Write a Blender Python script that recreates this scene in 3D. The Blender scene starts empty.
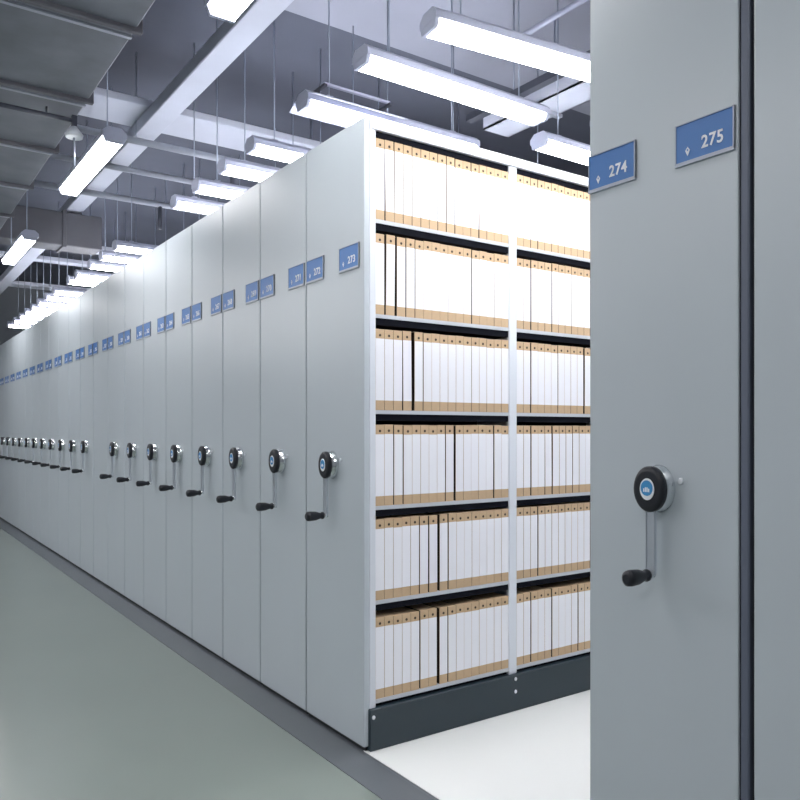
import bpy, bmesh, math, random
from mathutils import Vector, Matrix
random.seed(7)
C = bpy.context.scene.collection
EYE = 1.363

# ------------------------------------------------------------------ materials
def mat(name, col, rough=.5, metal=0., noise=0., nscale=6., bump=0., emit=None, strength=0., spec=.5, stretch=(1, 1, 1)):
    m = bpy.data.materials.new(name); m.use_nodes = True
    nt = m.node_tree; b = nt.nodes['Principled BSDF']
    b.inputs['Base Color'].default_value = (*col, 1)
    b.inputs['Roughness'].default_value = rough
    b.inputs['Metallic'].default_value = metal
    b.inputs['Specular IOR Level'].default_value = spec
    if noise or bump:
        tc = nt.nodes.new('ShaderNodeTexCoord'); mp = nt.nodes.new('ShaderNodeMapping')
        mp.inputs['Scale'].default_value = stretch
        n = nt.nodes.new('ShaderNodeTexNoise'); n.inputs['Scale'].default_value = nscale
        n.inputs['Detail'].default_value = 5
        nt.links.new(tc.outputs['Object'], mp.inputs['Vector']); nt.links.new(mp.outputs[0], n.inputs['Vector'])
        if noise:
            r = nt.nodes.new('ShaderNodeMix'); r.data_type = 'RGBA'
            r.inputs[6].default_value = (*[c * (1 - noise) for c in col], 1)
            r.inputs[7].default_value = (*[min(1, c * (1 + noise)) for c in col], 1)
            nt.links.new(n.outputs[0], r.inputs[0]); nt.links.new(r.outputs[2], b.inputs['Base Color'])
        if bump:
            bp = nt.nodes.new('ShaderNodeBump'); bp.inputs['Strength'].default_value = bump
            nt.links.new(n.outputs[0], bp.inputs['Height']); nt.links.new(bp.outputs[0], b.inputs['Normal'])
    if emit:
        b.inputs['Emission Color'].default_value = (*emit, 1); b.inputs['Emission Strength'].default_value = strength
    return m

M = dict(
    panel=mat('painted_steel', (.535, .592, .632), .34, .0, .02, 3.),
    post=mat('light_steel', (.74, .78, .83), .35),
    body=mat('cabinet_side', (.5, .53, .57), .45),
    inner=mat('shelf_interior_shade', (.006, .007, .012), .8, spec=.1),
    gapshade=mat('box_gap_shade', (.035, .024, .017), .9, spec=.1),  # kraft sides painted near-black for the shade between boxes
    lip=mat('shelf_lip', (.55, .58, .62), .35),
    slate=mat('slate_base', (.02, .036, .048), .45),
    rubber=mat('black_rubber', (.012, .014, .018), .6),
    buffer=mat('grey_buffer', (.12, .14, .19), .5),
    chrome=mat('chrome', (.75, .78, .8), .22, 1.),
    steel=mat('brushed_arm', (.58, .62, .67), .35, .7),
    black=mat('black_plastic', (.010, .012, .018), .38),
    blue=mat('plate_blue', (.045, .18, .49), .4),
    frame=mat('plate_frame', (.42, .47, .56), .35),
    white=mat('white_print', (.9, .93, .97), .5),
    badge=mat('badge_blue', (.06, .3, .62), .3),
    kraft=mat('kraft_board', (.58, .42, .26), .8, 0, .08, 30.),
    hole=mat('finger_hole', (.06, .04, .025), .8),
    paper=mat('white_paper', (.9, .91, .95), .7),
    floor=mat('epoxy_floor', (.235, .275, .25), .22, 0, .06, .9, .015),
    gapfloor=mat('pale_platform', (.8, .82, .8), .3, 0, .02, 2.),
    edge=mat('platform_edge', (.12, .135, .15), .35, 0, .08, 4.),
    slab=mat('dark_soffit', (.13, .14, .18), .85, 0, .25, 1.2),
    beam=mat('concrete_beam', (.56, .58, .66), .8, 0, .12, 3.),
    litslab=mat('soffit_painted_light', (.40, .41, .48), .85, 0, .12, 1.5),
    duct=mat('galvanised_duct', (.155, .165, .19), .5, .1, .4, 4.),
    branch=mat('dull_duct', (.11, .11, .125), .6, .0, .3, 3.),
    pipe=mat('grey_pipe', (.42, .44, .5), .45, .3),
    rod=mat('thin_rod', (.33, .37, .45), .4, .5),
    dark=mat('dark_bracket', (.05, .055, .075), .5),
    housing=mat('lamp_housing', (.40, .42, .52), .45),
    tube=mat('lit_diffuser', (1, 1, 1), .5, emit=(1, .985, 1.0), strength=17.),
    wall=mat('grey_wall', (.27, .29, .32), .85, 0, .06, 2.),
)

# ------------------------------------------------------------------ mesh helpers
class MB:
    def __init__(s): s.bm = bmesh.new(); s.mats = []
    def mi(s, m):
        if m not in s.mats: s.mats.append(m)
        return s.mats.index(m)
    def box(s, x0, x1, y0, y1, z0, z1, m, bevel=0., seg=1):
        r = bmesh.ops.create_cube(s.bm, size=1.)
        vs = r['verts']
        for v in vs:
            v.co = Vector(((x0 + x1) / 2 + v.co.x * (x1 - x0), (y0 + y1) / 2 + v.co.y * (y1 - y0), (z0 + z1) / 2 + v.co.z * (z1 - z0)))
        fs = list({f for v in vs for f in v.link_faces})
        i = s.mi(m)
        for f in fs: f.material_index = i
        if bevel:
            es = list({e for v in vs for e in v.link_edges})
            r = bmesh.ops.bevel(s.bm, geom=es, offset=bevel, segments=seg, profile=.5, affect='EDGES')
            for f in r['faces']: f.material_index = i
        return s
    def prism(s, prof, axis, a0, a1, m):
        """extrude a closed 2-D outline along an axis ('x','y','z')"""
        def p(u, v, a): return {'x': (a, u, v), 'y': (u, a, v), 'z': (u, v, a)}[axis]
        A = [s.bm.verts.new(p(u, v, a0)) for u, v in prof]; B = [s.bm.verts.new(p(u, v, a1)) for u, v in prof]
        i = s.mi(m); n = len(prof); fs = [s.bm.faces.new(A), s.bm.faces.new(B[::-1])]
        for k in range(n): fs.append(s.bm.faces.new((A[k], B[k], B[(k + 1) % n], A[(k + 1) % n])))
        for f in fs: f.material_index = i
        bmesh.ops.recalc_face_normals(s.bm, faces=fs)
        return s
    def lathe(s, prof, c, axis, m, n=32, sy=1., sz=1.):
        """revolve (distance along axis, radius) about an axis; sy, sz scale the two radii"""
        rings = []
        for t, r in prof:
            ring = []
            for k in range(n):
                a = 2 * math.pi * k / n; u = r * math.cos(a) * sy; v = r * math.sin(a) * sz
                ring.append(s.bm.verts.new({'x': (c[0] + t, c[1] + u, c[2] + v), 'y': (c[0] + u, c[1] + t, c[2] + v), 'z': (c[0] + u, c[1] + v, c[2] + t)}[axis]))
            rings.append(ring)
        i = s.mi(m); fs = []
        for A, B in zip(rings, rings[1:]):
            for k in range(n): fs.append(s.bm.faces.new((A[k], A[(k + 1) % n], B[(k + 1) % n], B[k])))
        fs.append(s.bm.faces.new(rings[0])); fs.append(s.bm.faces.new(rings[-1][::-1]))
        for f in fs: f.material_index = i; f.smooth = len(f.verts) == 4
        bmesh.ops.recalc_face_normals(s.bm, faces=fs)
        return s
    def tube(s, a, b, r, m, n=8):
        a = Vector(a); b = Vector(b); d = (b - a).normalized()
        u = d.orthogonal().normalized(); w = d.cross(u); i = s.mi(m)
        A = []; B = []
        for k in range(n):
            o = (u * math.cos(2 * math.pi * k / n) + w * math.sin(2 * math.pi * k / n)) * r
            A.append(s.bm.verts.new(a + o)); B.append(s.bm.verts.new(b + o))
        fs = [s.bm.faces.new(A), s.bm.faces.new(B[::-1])]
        for k in range(n):
            f = s.bm.faces.new((A[k], B[k], B[(k + 1) % n], A[(k + 1) % n])); f.smooth = True; fs.append(f)
        for f in fs: f.material_index = i
        bmesh.ops.recalc_face_normals(s.bm, faces=fs)
        return s
    def build(s, name, parent=None):
        me = bpy.data.meshes.new(name); s.bm.to_mesh(me); s.bm.free()
        for m in s.mats: me.materials.append(M[m])
        o = bpy.data.objects.new(name, me); C.objects.link(o)
        if parent: o.parent = parent
        return o

def tag(o, label, cat, group=None):
    o['label'] = label; o['category'] = cat
    if group: o['group'] = group
    return o
def thing(name, label, cat, loc, group=None):
    o = bpy.data.objects.new(name, None); C.objects.link(o); o.location = loc; o.empty_display_size = .1
    return tag(o, label, cat, group)
def struct(name, mb):
    o = mb.build(name); o['kind'] = 'structure'; return o
def copy_tree(o, parent=None):
    c = o.copy(); C.objects.link(c); c.parent = parent
    for ch in o.children: copy_tree(ch, c)
    return c
def text_mesh(name, txt, size, m, parent, loc, depth=.0008, xscale=1.):
    cu = bpy.data.curves.new(name, 'FONT'); cu.body = txt; cu.size = size; cu.extrude = depth; cu.offset = size * .018
    cu.align_x = 'CENTER'; cu.align_y = 'CENTER'; cu.space_character = 1.1; cu.resolution_u = 3
    t = bpy.data.objects.new('tmp', cu); C.objects.link(t)
    dg = bpy.context.evaluated_depsgraph_get(); dg.update()
    me = bpy.data.meshes.new_from_object(t.evaluated_get(dg))
    bpy.data.objects.remove(t)
    # stands on a wall facing -X : local x -> -Y, local y -> +Z, local z -> -X
    me.transform(Matrix(((0, 0, -1, 0), (-xscale, 0, 0, 0), (0, 1, 0, 0), (0, 0, 0, 1))))
    me.materials.clear(); me.materials.append(M[m])
    o = bpy.data.objects.new(name, me); C.objects.link(o); o.parent = parent; o.location = loc
    return o

ORD = ['first', 'second', 'third', 'fourth', 'fifth', 'sixth', 'seventh', 'eighth', 'ninth', 'tenth', 'eleventh', 'twelfth',
       'thirteenth', 'fourteenth', 'fifteenth', 'sixteenth', 'seventeenth', 'eighteenth', 'nineteenth', 'twentieth', 'twenty-first', 'twenty-second']

# ------------------------------------------------------------------ setting
FACE = 1.70; TOP = EYE + 1.305; BOT = .035; FARX = 4.16; PITCH = .51; Y0 = 2.698
struct('floor', MB().box(-4.0, 8, -3, 17.5, -.1, 0, 'floor'))
struct('trim_1', MB().prism([(1.57, -.04), (1.57, .003), (1.695, .025), (8, .025), (8, -.04)], 'x' if 0 else 'y', -.6, 13.6, 'edge'))           # low platform the cabinets roll on
struct('trim_2', MB().box(1.71, 8, 1.50, 2.72, .0, .028, 'gapfloor'))
SLAB = EYE + 3.05
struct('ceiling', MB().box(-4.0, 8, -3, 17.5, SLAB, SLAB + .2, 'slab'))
struct('wall_left', MB().box(-4.1, -4.0, -3, 17.5, -.1, SLAB, 'wall'))
struct('wall_right', MB().box(8, 8.1, -3, 17.5, -.1, SLAB, 'wall'))
struct('wall_far', MB().box(-4.0, 8, 17.5, 17.6, -.1, SLAB, 'wall'))
struct('wall_near', MB().box(-4.0, 8, -3.1, -3, -.1, SLAB, 'wall'))

# ------------------------------------------------------------------ mobile cabinets
def crank_mesh(parent, yc):
    z = EYE - .150; sz = 1.27
    h = MB().lathe([(0, .047), (-.004, .049), (-.010, .046), (-.030, .044), (-.034, .040)], (FACE, yc, z), 'x', 'chrome', 32, 1, sz)
    h = h.build('hand_crank', parent)
    MB().lathe([(-.030, .040), (-.032, .0465), (-.046, .0465), (-.051, .043), (-.0525, .036)], (FACE, yc, z), 'x', 'black', 36, 1, sz).build('dial', h)
    bd = MB().lathe([(-.052, .0225), (-.054, .0215)], (FACE, yc, z), 'x', 'white', 28, 1, sz)
    bd.lathe([(-.0535, .0185), (-.0548, .0180)], (FACE, yc, z + .003), 'x', 'badge', 28, 1, sz * .86)
    for k, (dy, hh) in enumerate(((.008, .009), (.003, .012), (-.002, .012), (-.007, .009))):     # pale wave mark on the badge
        bd.box(FACE - .0554, FACE - .0546, yc + dy - .0016, yc + dy + .0016, z - .007, z - .007 + hh, 'white')
    b = bd.build('badge', h); b['label'] = 'round blue and white badge'
    a = MB()
    prof = [(yc - .014, z - .035), (yc + .014, z - .035), (yc + .014, z - .222), (yc + .008, z - .221), (yc - .008, z - .221), (yc - .014, z - .222)]
    a.prism(prof, 'x', FACE - .040, FACE - .033, 'steel')
    a.box(FACE - .0425, FACE - .040, yc + .011, yc + .014, z - .21, z - .06, 'steel').box(FACE - .0425, FACE - .040, yc - .014, yc - .011, z - .21, z - .06, 'steel')
    a.lathe([(-.030, .006), (-.031, .010), (-.046, .010), (-.048, .006)], (FACE, yc, z - .221), 'x', 'chrome', 16)
    a.build('crank_arm', h)
    MB().lathe([(-.048, .008), (-.050, .0135), (-.057, .0145), (-.062, .0115), (-.070, .0125), (-.090, .0175), (-.118, .0190), (-.130, .0175), (-.136, .010)],
               (FACE, yc, z - .221), 'x', 'black', 20, 1, 1.12).build('grip', h)
    return h

def plate_base(parent, y0, y1, dz=0.):
    """blue number plate whose edges run y0..y1 (y0 = right-hand edge)"""
    z0, z1 = EYE + .690 + dz, EYE + .791 + dz
    mb = MB().box(FACE - .004, FACE, y0, y1, z0, z1, 'blue')
    mb.box(FACE - .0065, FACE, y0, y1, z0 - .005, z0 + .004, 'frame').box(FACE - .0065, FACE, y0, y0 + .0035, z0, z1, 'frame')
    mb.box(FACE - .0065, FACE, y0, y1, z1 - .0025, z1, 'frame').box(FACE - .0055, FACE, y1 - .0025, y1, z0, z1, 'frame')
    p = mb.build('number_plate', parent); p['label'] = 'blue plate with a white number'
    w = y1 - y0; cy = y0 + w * .78; cz = z0 + .029
    mk = MB()
    mk.prism([(cy + .0065, cz + .001), (cy, cz + .010), (cy - .0065, cz + .001), (cy - .0035, cz - .006), (cy, cz - .013), (cy + .0035, cz - .006)], 'x', FACE - .0052, FACE - .004, 'white')
    mk.box(FACE - .0056, FACE - .0051, cy - .0016, cy + .0016, cz - .001, cz + .004, 'blue')
    mk.build('pin_mark', p)
    return p

def cabinet(y0, y1, label, nums, crank=True, hidden_top=None, open_side=False, bare=False):
    yc = (y0 + y1) / 2
    t = thing('mobile_shelving_cabinet', label, 'cabinet', (0, 0, 0), None if open_side or bare else 'row of mobile cabinets')
    g = .005
    pz0 = BOT + .012
    MB().box(FACE, FACE + .028, y0 + (.001 if open_side else g), y1 - g, pz0, TOP, 'panel', .004, 2).build('face_panel', t)
    MB().box(FACE + .007, FACE + .027, y0 + (.03 if open_side else .0005), y1 - .0005, BOT + .014, TOP - .003, 'rubber').build('edge_seal', t)
    if not open_side:
        MB().box(FACE + .028, FARX, y0 + .006, y1 - .006, BOT + .02, TOP - .004, 'body').build('cabinet_body', t)
    MB().box(FACE + .012, FARX - .02, y0 + .01, y1 - .01, .0285, BOT + .02, 'rubber').build('base_skirt', t)
    if crank:
        yc -= .03 if y0 > Y0 + 1.2 else (.008 if bare else 0)
        crank_mesh(t, yc)
        z = EYE - .128; yl = yc - .064
        MB().lathe([(0, .0075), (-.004, .0075), (-.005, .005)], (FACE, yl, z), 'x', 'post', 14, 1, 1.2).build('lock_button', t)
    if nums:
        w = .162
        for num, a in ((nums[0], y1 - .012 - w), (nums[1], y0 + (.012 if not bare else .006))):
            if bare: a = y1 - .004 - w if num == nums[0] else y0 + .0125
            dz = (-.010 if num == nums[0] else -.016) if bare else 0.
            if open_side and num == nums[1]: a = y0 + .034
            p = plate_base(t, a, a + w, dz)
            n = text_mesh('plate_number', str(num), .043, 'white', p, (FACE - .0048, a + w * .355, EYE + .727 + dz), xscale=.88)
    return t

def where(k):
    if k == 0: return None
    if k == 8: return 'plain grey mobile cabinet without a crank, %s in the receding row from the open shelves' % ORD[k]
    return 'grey mobile cabinet with hand crank, %s in the receding row from the open shelves' % ORD[k]

NCAB = 21
front = cabinet(Y0, Y0 + PITCH, 'front cabinet of the left row, its open side showing shelves of white file boxes', (272, 273), open_side=True)
for k in range(1, NCAB):
    cabinet(Y0 + k * PITCH, Y0 + (k + 1) * PITCH, where(k), (272 - 2 * k, 273 - 2 * k), crank=(k != 8))
near = cabinet(1.0295, 1.494, 'large grey cabinet in the right foreground with number plates 274 and 275', (274, 275), bare=True)
MB().box(FACE - .001, FACE + .05, 1.008, 1.029, BOT + .012, TOP, 'buffer', .003).build('rubber_buffer', near)['label'] = 'dark grey edge strip'
nxt = cabinet(.50, 1.0015, 'grey cabinet cut by the right edge of the photo, no plates', None, crank=False, bare=True)

# ---- open side of the front cabinet
BAY = [(1.760, 2.518), (2.568, 3.326), (3.376, 4.11)]
SHZ = [.234, .649, 1.046, 1.450, 1.854, 2.253]              # shelf tops, lowest first
BACK = Y0 + .26
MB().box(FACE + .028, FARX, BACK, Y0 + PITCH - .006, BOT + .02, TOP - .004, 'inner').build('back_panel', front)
p = MB().box(FACE + .028, 1.760, Y0 + .001, BACK, .19, TOP, 'post', .003).build('side_post', front); p['label'] = 'pale steel edge post at the corner'
for x0, x1 in ((2.518, 2.568), (3.326, 3.376), (4.11, FARX)):
    MB().box(x0, x1, Y0 + .002, Y0 + .024, .19, TOP - .03, 'post', .003).box((x0 + x1) / 2 - .004, (x0 + x1) / 2 + .004, Y0 + .02, BACK, .19, TOP - .03, 'body').build('post', front)
MB().box(1.74, FARX, Y0 - .004, Y0 + .03, EYE + 1.262, TOP + .001, 'post', .003).box(1.74, FARX, Y0 + .03, BACK, TOP - .012, TOP, 'body').box(1.76, 4.11, Y0 + .012, Y0 + .1, EYE + 1.238, EYE + 1.262, 'inner').build('top_rail', front)  # dark strip under the rail paints the shaded gap above the top boxes
for x0, x1 in BAY:
    for z in SHZ:
        s = MB().box(x0, x1, Y0 + .004, BACK, z - .016, z, 'lip')
        if z > .3: s.box(x0, x1, Y0 + .010, Y0 + .10, z - .044, z - .016, 'inner')  # black strip standing in for the shade above the boxes
        s.build('shelf', front)
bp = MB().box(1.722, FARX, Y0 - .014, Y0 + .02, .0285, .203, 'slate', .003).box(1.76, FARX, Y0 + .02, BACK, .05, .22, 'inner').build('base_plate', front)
bp['label'] = 'dark slate kick board under the shelves'
for x, z in ((1.738, .170), (2.543, .182), (2.543, .122), (3.351, .182), (3.351, .122)):
    MB().lathe([(0, .0075), (-.003, .0075), (-.004, .005)], (x, Y0 - .014, z), 'y', 'white', 12, 1, 1.2).build('bolt', bp)

# ------------------------------------------------------------------ file boxes
W = .0449; H = .342; D = .205
bx = MB().box(0, W, 0, D, 0, H, 'kraft', .0012)
n = 10
bx.bm.normal_update()
bx.lathe([(0, .0058), (-.0006, .0058)], (W / 2, .0, H - .026), 'y', 'hole', 12)
si = bx.mi('gapshade')
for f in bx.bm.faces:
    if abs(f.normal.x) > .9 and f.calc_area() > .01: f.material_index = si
proto = bx.build('file_box')
lab = MB().box(.0007, W - .0007, -.0007, .0, .041, H - .040, 'paper').build('paper_label', proto)
GAPS = {0: {5: {0: .6, 1: 2.2, 3: 1, 4: .7, 5: .7, 6: .7, 7: 1, 8: 1.5, 9: 1.8, 11: .9, 12: 1.9, 13: .8},
            4: {1: 1.5, 2: 2.2, 3: .9, 4: .5, 11: .9}, 3: {3: .9, 4: 2.3, 5: .6}, 2: {2: .8, 3: .9, 8: .8, 9: 1.9, 14: 1},
            1: {5: .8, 6: 1, 7: 2.2, 8: 1}, 0: {5: 1, 7: 2.4, 8: .8}},
        1: {5: {3: .5}, 4: {2: .9, 5: .6}, 3: {2: 1, 6: .6, 10: 2}, 2: {1: .9, 2: 2.2, 4: 1.6, 5: 2, 6: .8, 7: 1.2, 8: 1.2, 9: 1.2},
            1: {3: .9}, 0: {2: 1, 5: 1, 9: 1}}}
LEAN = {(0, 5, 1): -.8, (0, 5, 11): .6, (0, 4, 1): .5, (0, 3, 3): -.5, (1, 2, 4): -.4}
rows = ['bottom', 'fifth', 'fourth', 'third', 'second', 'top']
rowname = ['bottom shelf', 'second lowest shelf', 'third lowest shelf', 'third highest shelf', 'second highest shelf', 'top shelf']
first = True
for b, (x0, x1) in enumerate(BAY[:2]):
    for r in range(6):
        g = [.22] * 17
        for k, w in GAPS[b][r].items(): g[k] = w * 2.4
        slack = (x1 - x0) - 16 * W - .001
        add = max(0, 15. - sum(g)) / 17; g = [q + add for q in g]; tot = sum(g); x = x0 + .0005
        for i in range(16):
            x += g[i] / tot * slack
            o = proto if first else copy_tree(proto); first = False
            o.location = (x, Y0 + .006 + random.uniform(0, .0015), SHZ[r] + .0002)
            hs = 1 + random.choice((0, 0, 0, .004, -.006)); o.scale = (1, 1, hs)
            a = LEAN.get((b, r, i), 0) * .9
            if a: o.rotation_euler.y = math.radians(a); 
            if a > 0: o.location.z += W * math.sin(math.radians(a)) + .0002
            # a box leaning to the right pivots on its lower right edge
            tag(o, 'white-labelled file box, %s from left on the %s of the %s bay' % (ORD[i], rowname[r], ('left', 'right')[b]), 'file box',
                'file boxes on the open shelves')
            x += W

# ------------------------------------------------------------------ fluorescent lamps
def lamp_mesh(along, L):
    """batten lamp centred on its own origin (the housing bottom); runs along x or y"""
    t = thing('hanging_lamp', 'x', 'lamp', (0, 0, 0))
    def ori(mb):
        if along == 'y':
            bmesh.ops.rotate(mb.bm, verts=mb.bm.verts, cent=(0, 0, 0), matrix=Matrix.Rotation(math.pi / 2, 3, 'Z'))
        return mb
    h = L / 2
    mb = MB().prism([(-.072, .0), (-.072, .030), (-.04, .058), (.04, .058), (.072, .030), (.072, 0)], 'x', -h, h, 'housing')
    ori(mb).build('housing', t)
    mb = MB().prism([(-.062, 0), (-.05, -.030), (.05, -.030), (.062, 0)], 'x', -h + .02, h - .02, 'tube')
    ori(mb).build('diffuser', t)
    for s in (-1, 1):
        a, b = (h - .02, h - .001) if s > 0 else (-h + .001, -h + .02)
        mb = MB().prism([(-.066, .0), (-.054, -.033), (.054, -.033), (.066, .0)], 'x', a, b, 'housing')
        ori(mb).build('end_cap', t)
        mb = MB().tube((s * h * .72, 0, .05), (s * h * .72, 0, SLAB - ZL + .002), .0045, 'rod', 6).box(s * h * .72 - .02, s * h * .72 + .02, -.015, .015, .05, .075, 'housing')
        ori(mb).build('suspension_rod', t)
    return t
ZL = EYE + 1.765
lx = lamp_mesh('x', 1.2)
R1 = [.35, .9, 1.4, 1.95, 2.59, 3.10, 3.69, 4.44, 4.9, 5.4, 5.88, 7.6, 8.11, 8.6, 9.24, 9.65, 10.48, 10.99, 11.55, 12.07, 12.58, 13.1, 13.66, 14.27]
R2 = [2.40, 2.95, 3.365, 4.4, 5.4, 6.6]  # last three are hidden, added to throw light on the ceiling
first = True
def put(x, y, label, group, rz=0):
    global first
    o = lx if first else copy_tree(lx); first = False
    o.location = (x, y, ZL); o.rotation_euler.z = math.radians(rz); tag(o, label, 'lamp', group)
for i, y in enumerate(R1):
    if i < 4: lb = 'lit fluorescent lamp hung above the foreground cabinet, %s of its four from the near end' % ORD[i]
    elif i == 4: lb = 'long lit fluorescent lamp at the top, nearest above the open gap'
    elif i == 5: lb = 'long lit fluorescent lamp just in front of and above the open shelves'
    else: lb = 'lit fluorescent lamp hung over the receding cabinets, %s behind the open shelves' % ORD[i - 6]
    put(2.53 + (.07 if i == 4 else .03 if i > 6 else 0), y, lb, 'crosswise lamps above the cabinets', -7. if i == 4 else 0)
for i, y in enumerate(R2):
    put(3.38 + .6 + (.07 if i == 1 else 0), y, 'lit lamp of the farther column right of the shelves, %s from the near end' % ORD[i], 'lamps farther right')
ly = lamp_mesh('y', 1.28)
ys = [-.4, 2.45, 5.40, 8.27, 11.17]
for i, y in enumerate(ys):
    o = ly if i == 0 else copy_tree(ly)
    o.location = (1.235, y, ZL); tag(o, 'lengthwise lit lamp over the aisle, %s from the near end of its line' % ORD[i], 'lamp', 'lengthwise lamps over the aisle')
for i, y in enumerate(ys):  # extra line out of view, added as fill for the cabinet faces
    o = copy_tree(ly); o.location = (-.75, y, ZL)
    tag(o, 'added lengthwise fill lamp left of the aisle duct, %s from the near end' % ORD[i], 'lamp', 'added lamps left of the aisle duct')
for i, y in enumerate((-1.1, .4, 1.9, 3.4, 4.5, 5.5, 6.5, 7.4, 8.3, 9.2, 10.1, 11.0, 11.9, 12.8, 13.8)):                                       # unseen crosswise lamps added to brighten the cabinet faces
    put(-2.2, y, 'added crosswise fill lamp over the opposite side of the aisle, %s from the near end' % ORD[i], 'added crosswise lamps opposite')
for i in range(6):
    put(5.9, 1.2 + i * 1.7, 'added crosswise fill lamp beyond the right ends of the cabinets, %s from the near end' % ORD[i], 'added lamps beyond the cabinets')  # unseen lamps added so the right part of the ceiling gets light
# the lamp over the front cabinet has a wide reflector
rf = [o for o in C.objects if o.get('label', '').endswith('%s behind the open shelves' % ORD[0])][0]
m = MB().prism([(-.15, -.004), (-.15, .0), (-.073, .034), (-.073, .030)], 'x', -.6, -.02, 'housing').prism([(.15, -.004), (.15, .0), (.073, .034), (.073, .030)], 'x', -.6, -.02, 'housing')
m.build('reflector', rf)
MB().box(-.52, -.10, -.11, -.09, .08, .092, 'housing').box(-.52, -.10, .09, .11, .08, .092, 'housing').box(-.53, -.51, -.12, .12, .068, .08, 'dark').box(-.11, -.09, -.12, .12, .068, .08, 'dark').box(-.53, -.51, -.01, .01, .05, .07, 'dark').box(-.11, -.09, -.01, .01, .05, .07, 'dark').build('mounting_frame', rf)

# ------------------------------------------------------------------ ceiling structure and services
ZB = EYE + 2.40
n = 0
def beam(label_, x0, x1, y0, y1, z0, z1, m='beam'):
    o = struct('trim_%d' % (3 + label_), MB().box(x0, x1, y0, y1, z0, z1, m, .006)); return o
beam(0, 1.80, 1.97, .2, 17.4, ZB, ZB + .10)
beam(7, 1.99, 7.9, .6, 5.0, SLAB - .03, SLAB + .001, 'litslab')  # paler panel: the brighter light of the near bay painted into the soffit
for i, (ya, yb, dz) in enumerate(((2.75, 2.95, 0.002), (5.98, 6.45, .002), (11.1, 11.4, .002), (12.2, 12.4, .002), (14.5, 14.8, .002))):
    beam(1 + i, 1.0, 7.9, ya, yb, ZB + dz + .1, ZB + dz + .16)
def pipe(y, x0, x1, z, r, label):
    t = thing('ceiling_pipe', label, 'pipe', (x0, y, z), 'pipes crossing under the ceiling')
    MB().tube((0, 0, 0), (x1 - x0, 0, 0), r, 'pipe', 12).build('pipe_run', t)
    k = .6
    while k < x1 - x0:
        MB().tube((k, 0, r * .8), (k, 0, SLAB - z), .005, 'rod', 6).build('hanger', t); k += 1.6
    return t
a = pipe(6.3, 1.2, 7.8, ZB - .06, .028, 'grey pipe crossing the ceiling nearest, with a short dark drop')
MB().tube((1.42, 0, -.02), (1.42, 0, -.34), .022, 'dark', 10).build('drop_stub', a)
pipe(7.07, 1.2, 7.8, ZB - .05, .026, 'grey pipe crossing the ceiling, second from the near one')
a = pipe(7.97, 1.2, 7.8, ZB - .05, .03, 'grey pipe crossing the ceiling just before the dark cross duct')
MB().tube((1.32, 0, -.02), (1.32, 0, -.26), .02, 'dark', 10).build('drop_stub', a)
# long duct over the aisle
t = thing('air_duct', 'broad grey sheet-metal air duct running above the aisle at top left', 'duct', (.3, 4, EYE + 2.0))
MB().box(.05, .815, -5, 4.84, 0, .42, 'duct', .01).build('duct_body', t)
y = -4.13
while y < 4.8:
    MB().box(.025, .84, y, y + .035, -.022, .445, 'branch', .004).box(.05, .815, y + .10, y + .125, -.008, .002, 'pipe').build('flange', t); y += 1.0
t = thing('cross_duct', 'dark grey duct crossing under the ceiling past the aisle lamps', 'duct', (1.2, 8.86, EYE + 2.0))
MB().box(-.9, .96, 0, .33, 0, .36, 'branch', .01).build('duct_body', t)
MB().box(.55, .59, -.015, .345, -.02, .38, 'branch', .004).build('flange', t)
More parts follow.
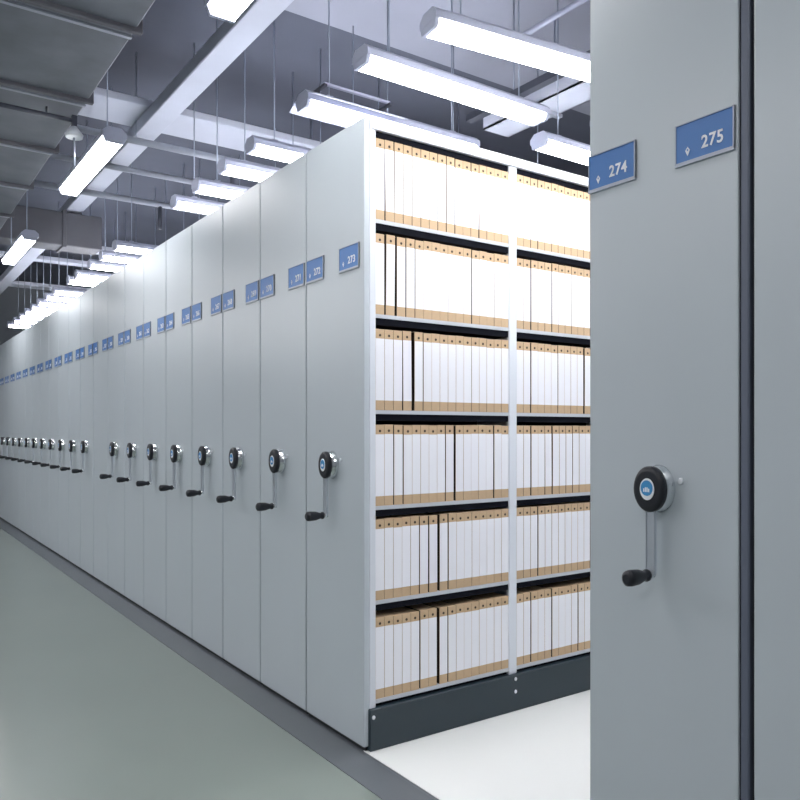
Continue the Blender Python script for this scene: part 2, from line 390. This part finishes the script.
# tray and channel on the right
t = thing('cable_tray', 'long grey cable tray running towards the viewer above the right lamps', 'cable tray', (3.98, .6, EYE + 2.3))
tray = MB().box(-.10, .16, 0, 3.85, 0, .012, 'beam').box(-.10, -.088, 0, 3.85, 0, .09, 'beam').box(.148, .16, 0, 3.85, 0, .09, 'beam')
tray.build('tray', t)
MB().box(-.31, -.25, 0, 3.8, .0, .05, 'dark').build('dark_channel', t)
for k in range(3):
    MB().box(-.32, .18, .3 + k * 1.5, .34 + k * 1.5, -.025, .0, 'pipe').tube((.12, .32 + k * 1.5, 0), (.12, .32 + k * 1.5, .75), .006, 'rod').tube((-.28, .32 + k * 1.5, 0), (-.28, .32 + k * 1.5, .75), .006, 'rod').build('tray_hanger', t)
t = thing('conduit', 'short pale conduit pointing along the ceiling at top right', 'pipe', (3.42, 3.0, EYE + 2.5))
MB().tube((0, 0, 0), (0, .55, 0), .018, 'housing', 10).tube((0, .1, 0), (0, .1, .55), .006, 'rod').build('conduit_pipe', t)
t = thing('conduit', 'dark conduit strapped crosswise under the aisle duct', 'pipe', (.32, 5.12, EYE + 1.945))
MB().tube((0, 0, 0), (.76, 0, 0), .014, 'dark', 10).tube((.28, 0, 0), (.28, 0, -.07), .009, 'dark').tube((.1, 0, 0), (.1, 0, .05), .006, 'dark').tube((.6, 0, 0), (.6, 0, .05), .006, 'dark').box(.745, .775, -.015, .015, -.03, .03, 'dark').build('conduit_pipe', t)
# small pull cord detector hung under the duct
t = thing('ceiling_sensor', 'small white sensor hanging on a cable beside the aisle duct', 'sensor', (1.08, 5.12, EYE + 1.838))
MB().lathe([(.0, .05), (.02, .055), (.05, .03), (.07, .015)], (0, 0, 0), 'z', 'white', 18).tube((0, 0, .06), (0, 0, .075), .004, 'dark', 6).build('sensor_head', t)
MB().tube((0, 0, 0), (0, 0, -.18), .006, 'rod', 6).build('pull_cord', t)

# ------------------------------------------------------------------ camera, world
w = bpy.data.worlds.new('world'); bpy.context.scene.world = w; w.use_nodes = True
w.node_tree.nodes['Background'].inputs[0].default_value = (.3, .33, .4, 1); w.node_tree.nodes['Background'].inputs[1].default_value = .2
cd = bpy.data.cameras.new('camera'); cam = bpy.data.objects.new('camera', cd); C.objects.link(cam)
cam.location = (0, 0, EYE); cam.rotation_euler = (math.pi / 2, 0, -math.radians(34.9))
cd.sensor_width = 36; cd.lens = 36 * 768 / 800; cd.shift_y = .0385; cd.clip_start = .05
sc = bpy.context.scene; sc.camera = cam
vs = sc.view_settings; vs.view_transform = 'Standard'; vs.look = 'None'; vs.gamma = 1; vs.use_curve_mapping = False
vs.exposure = 0.72
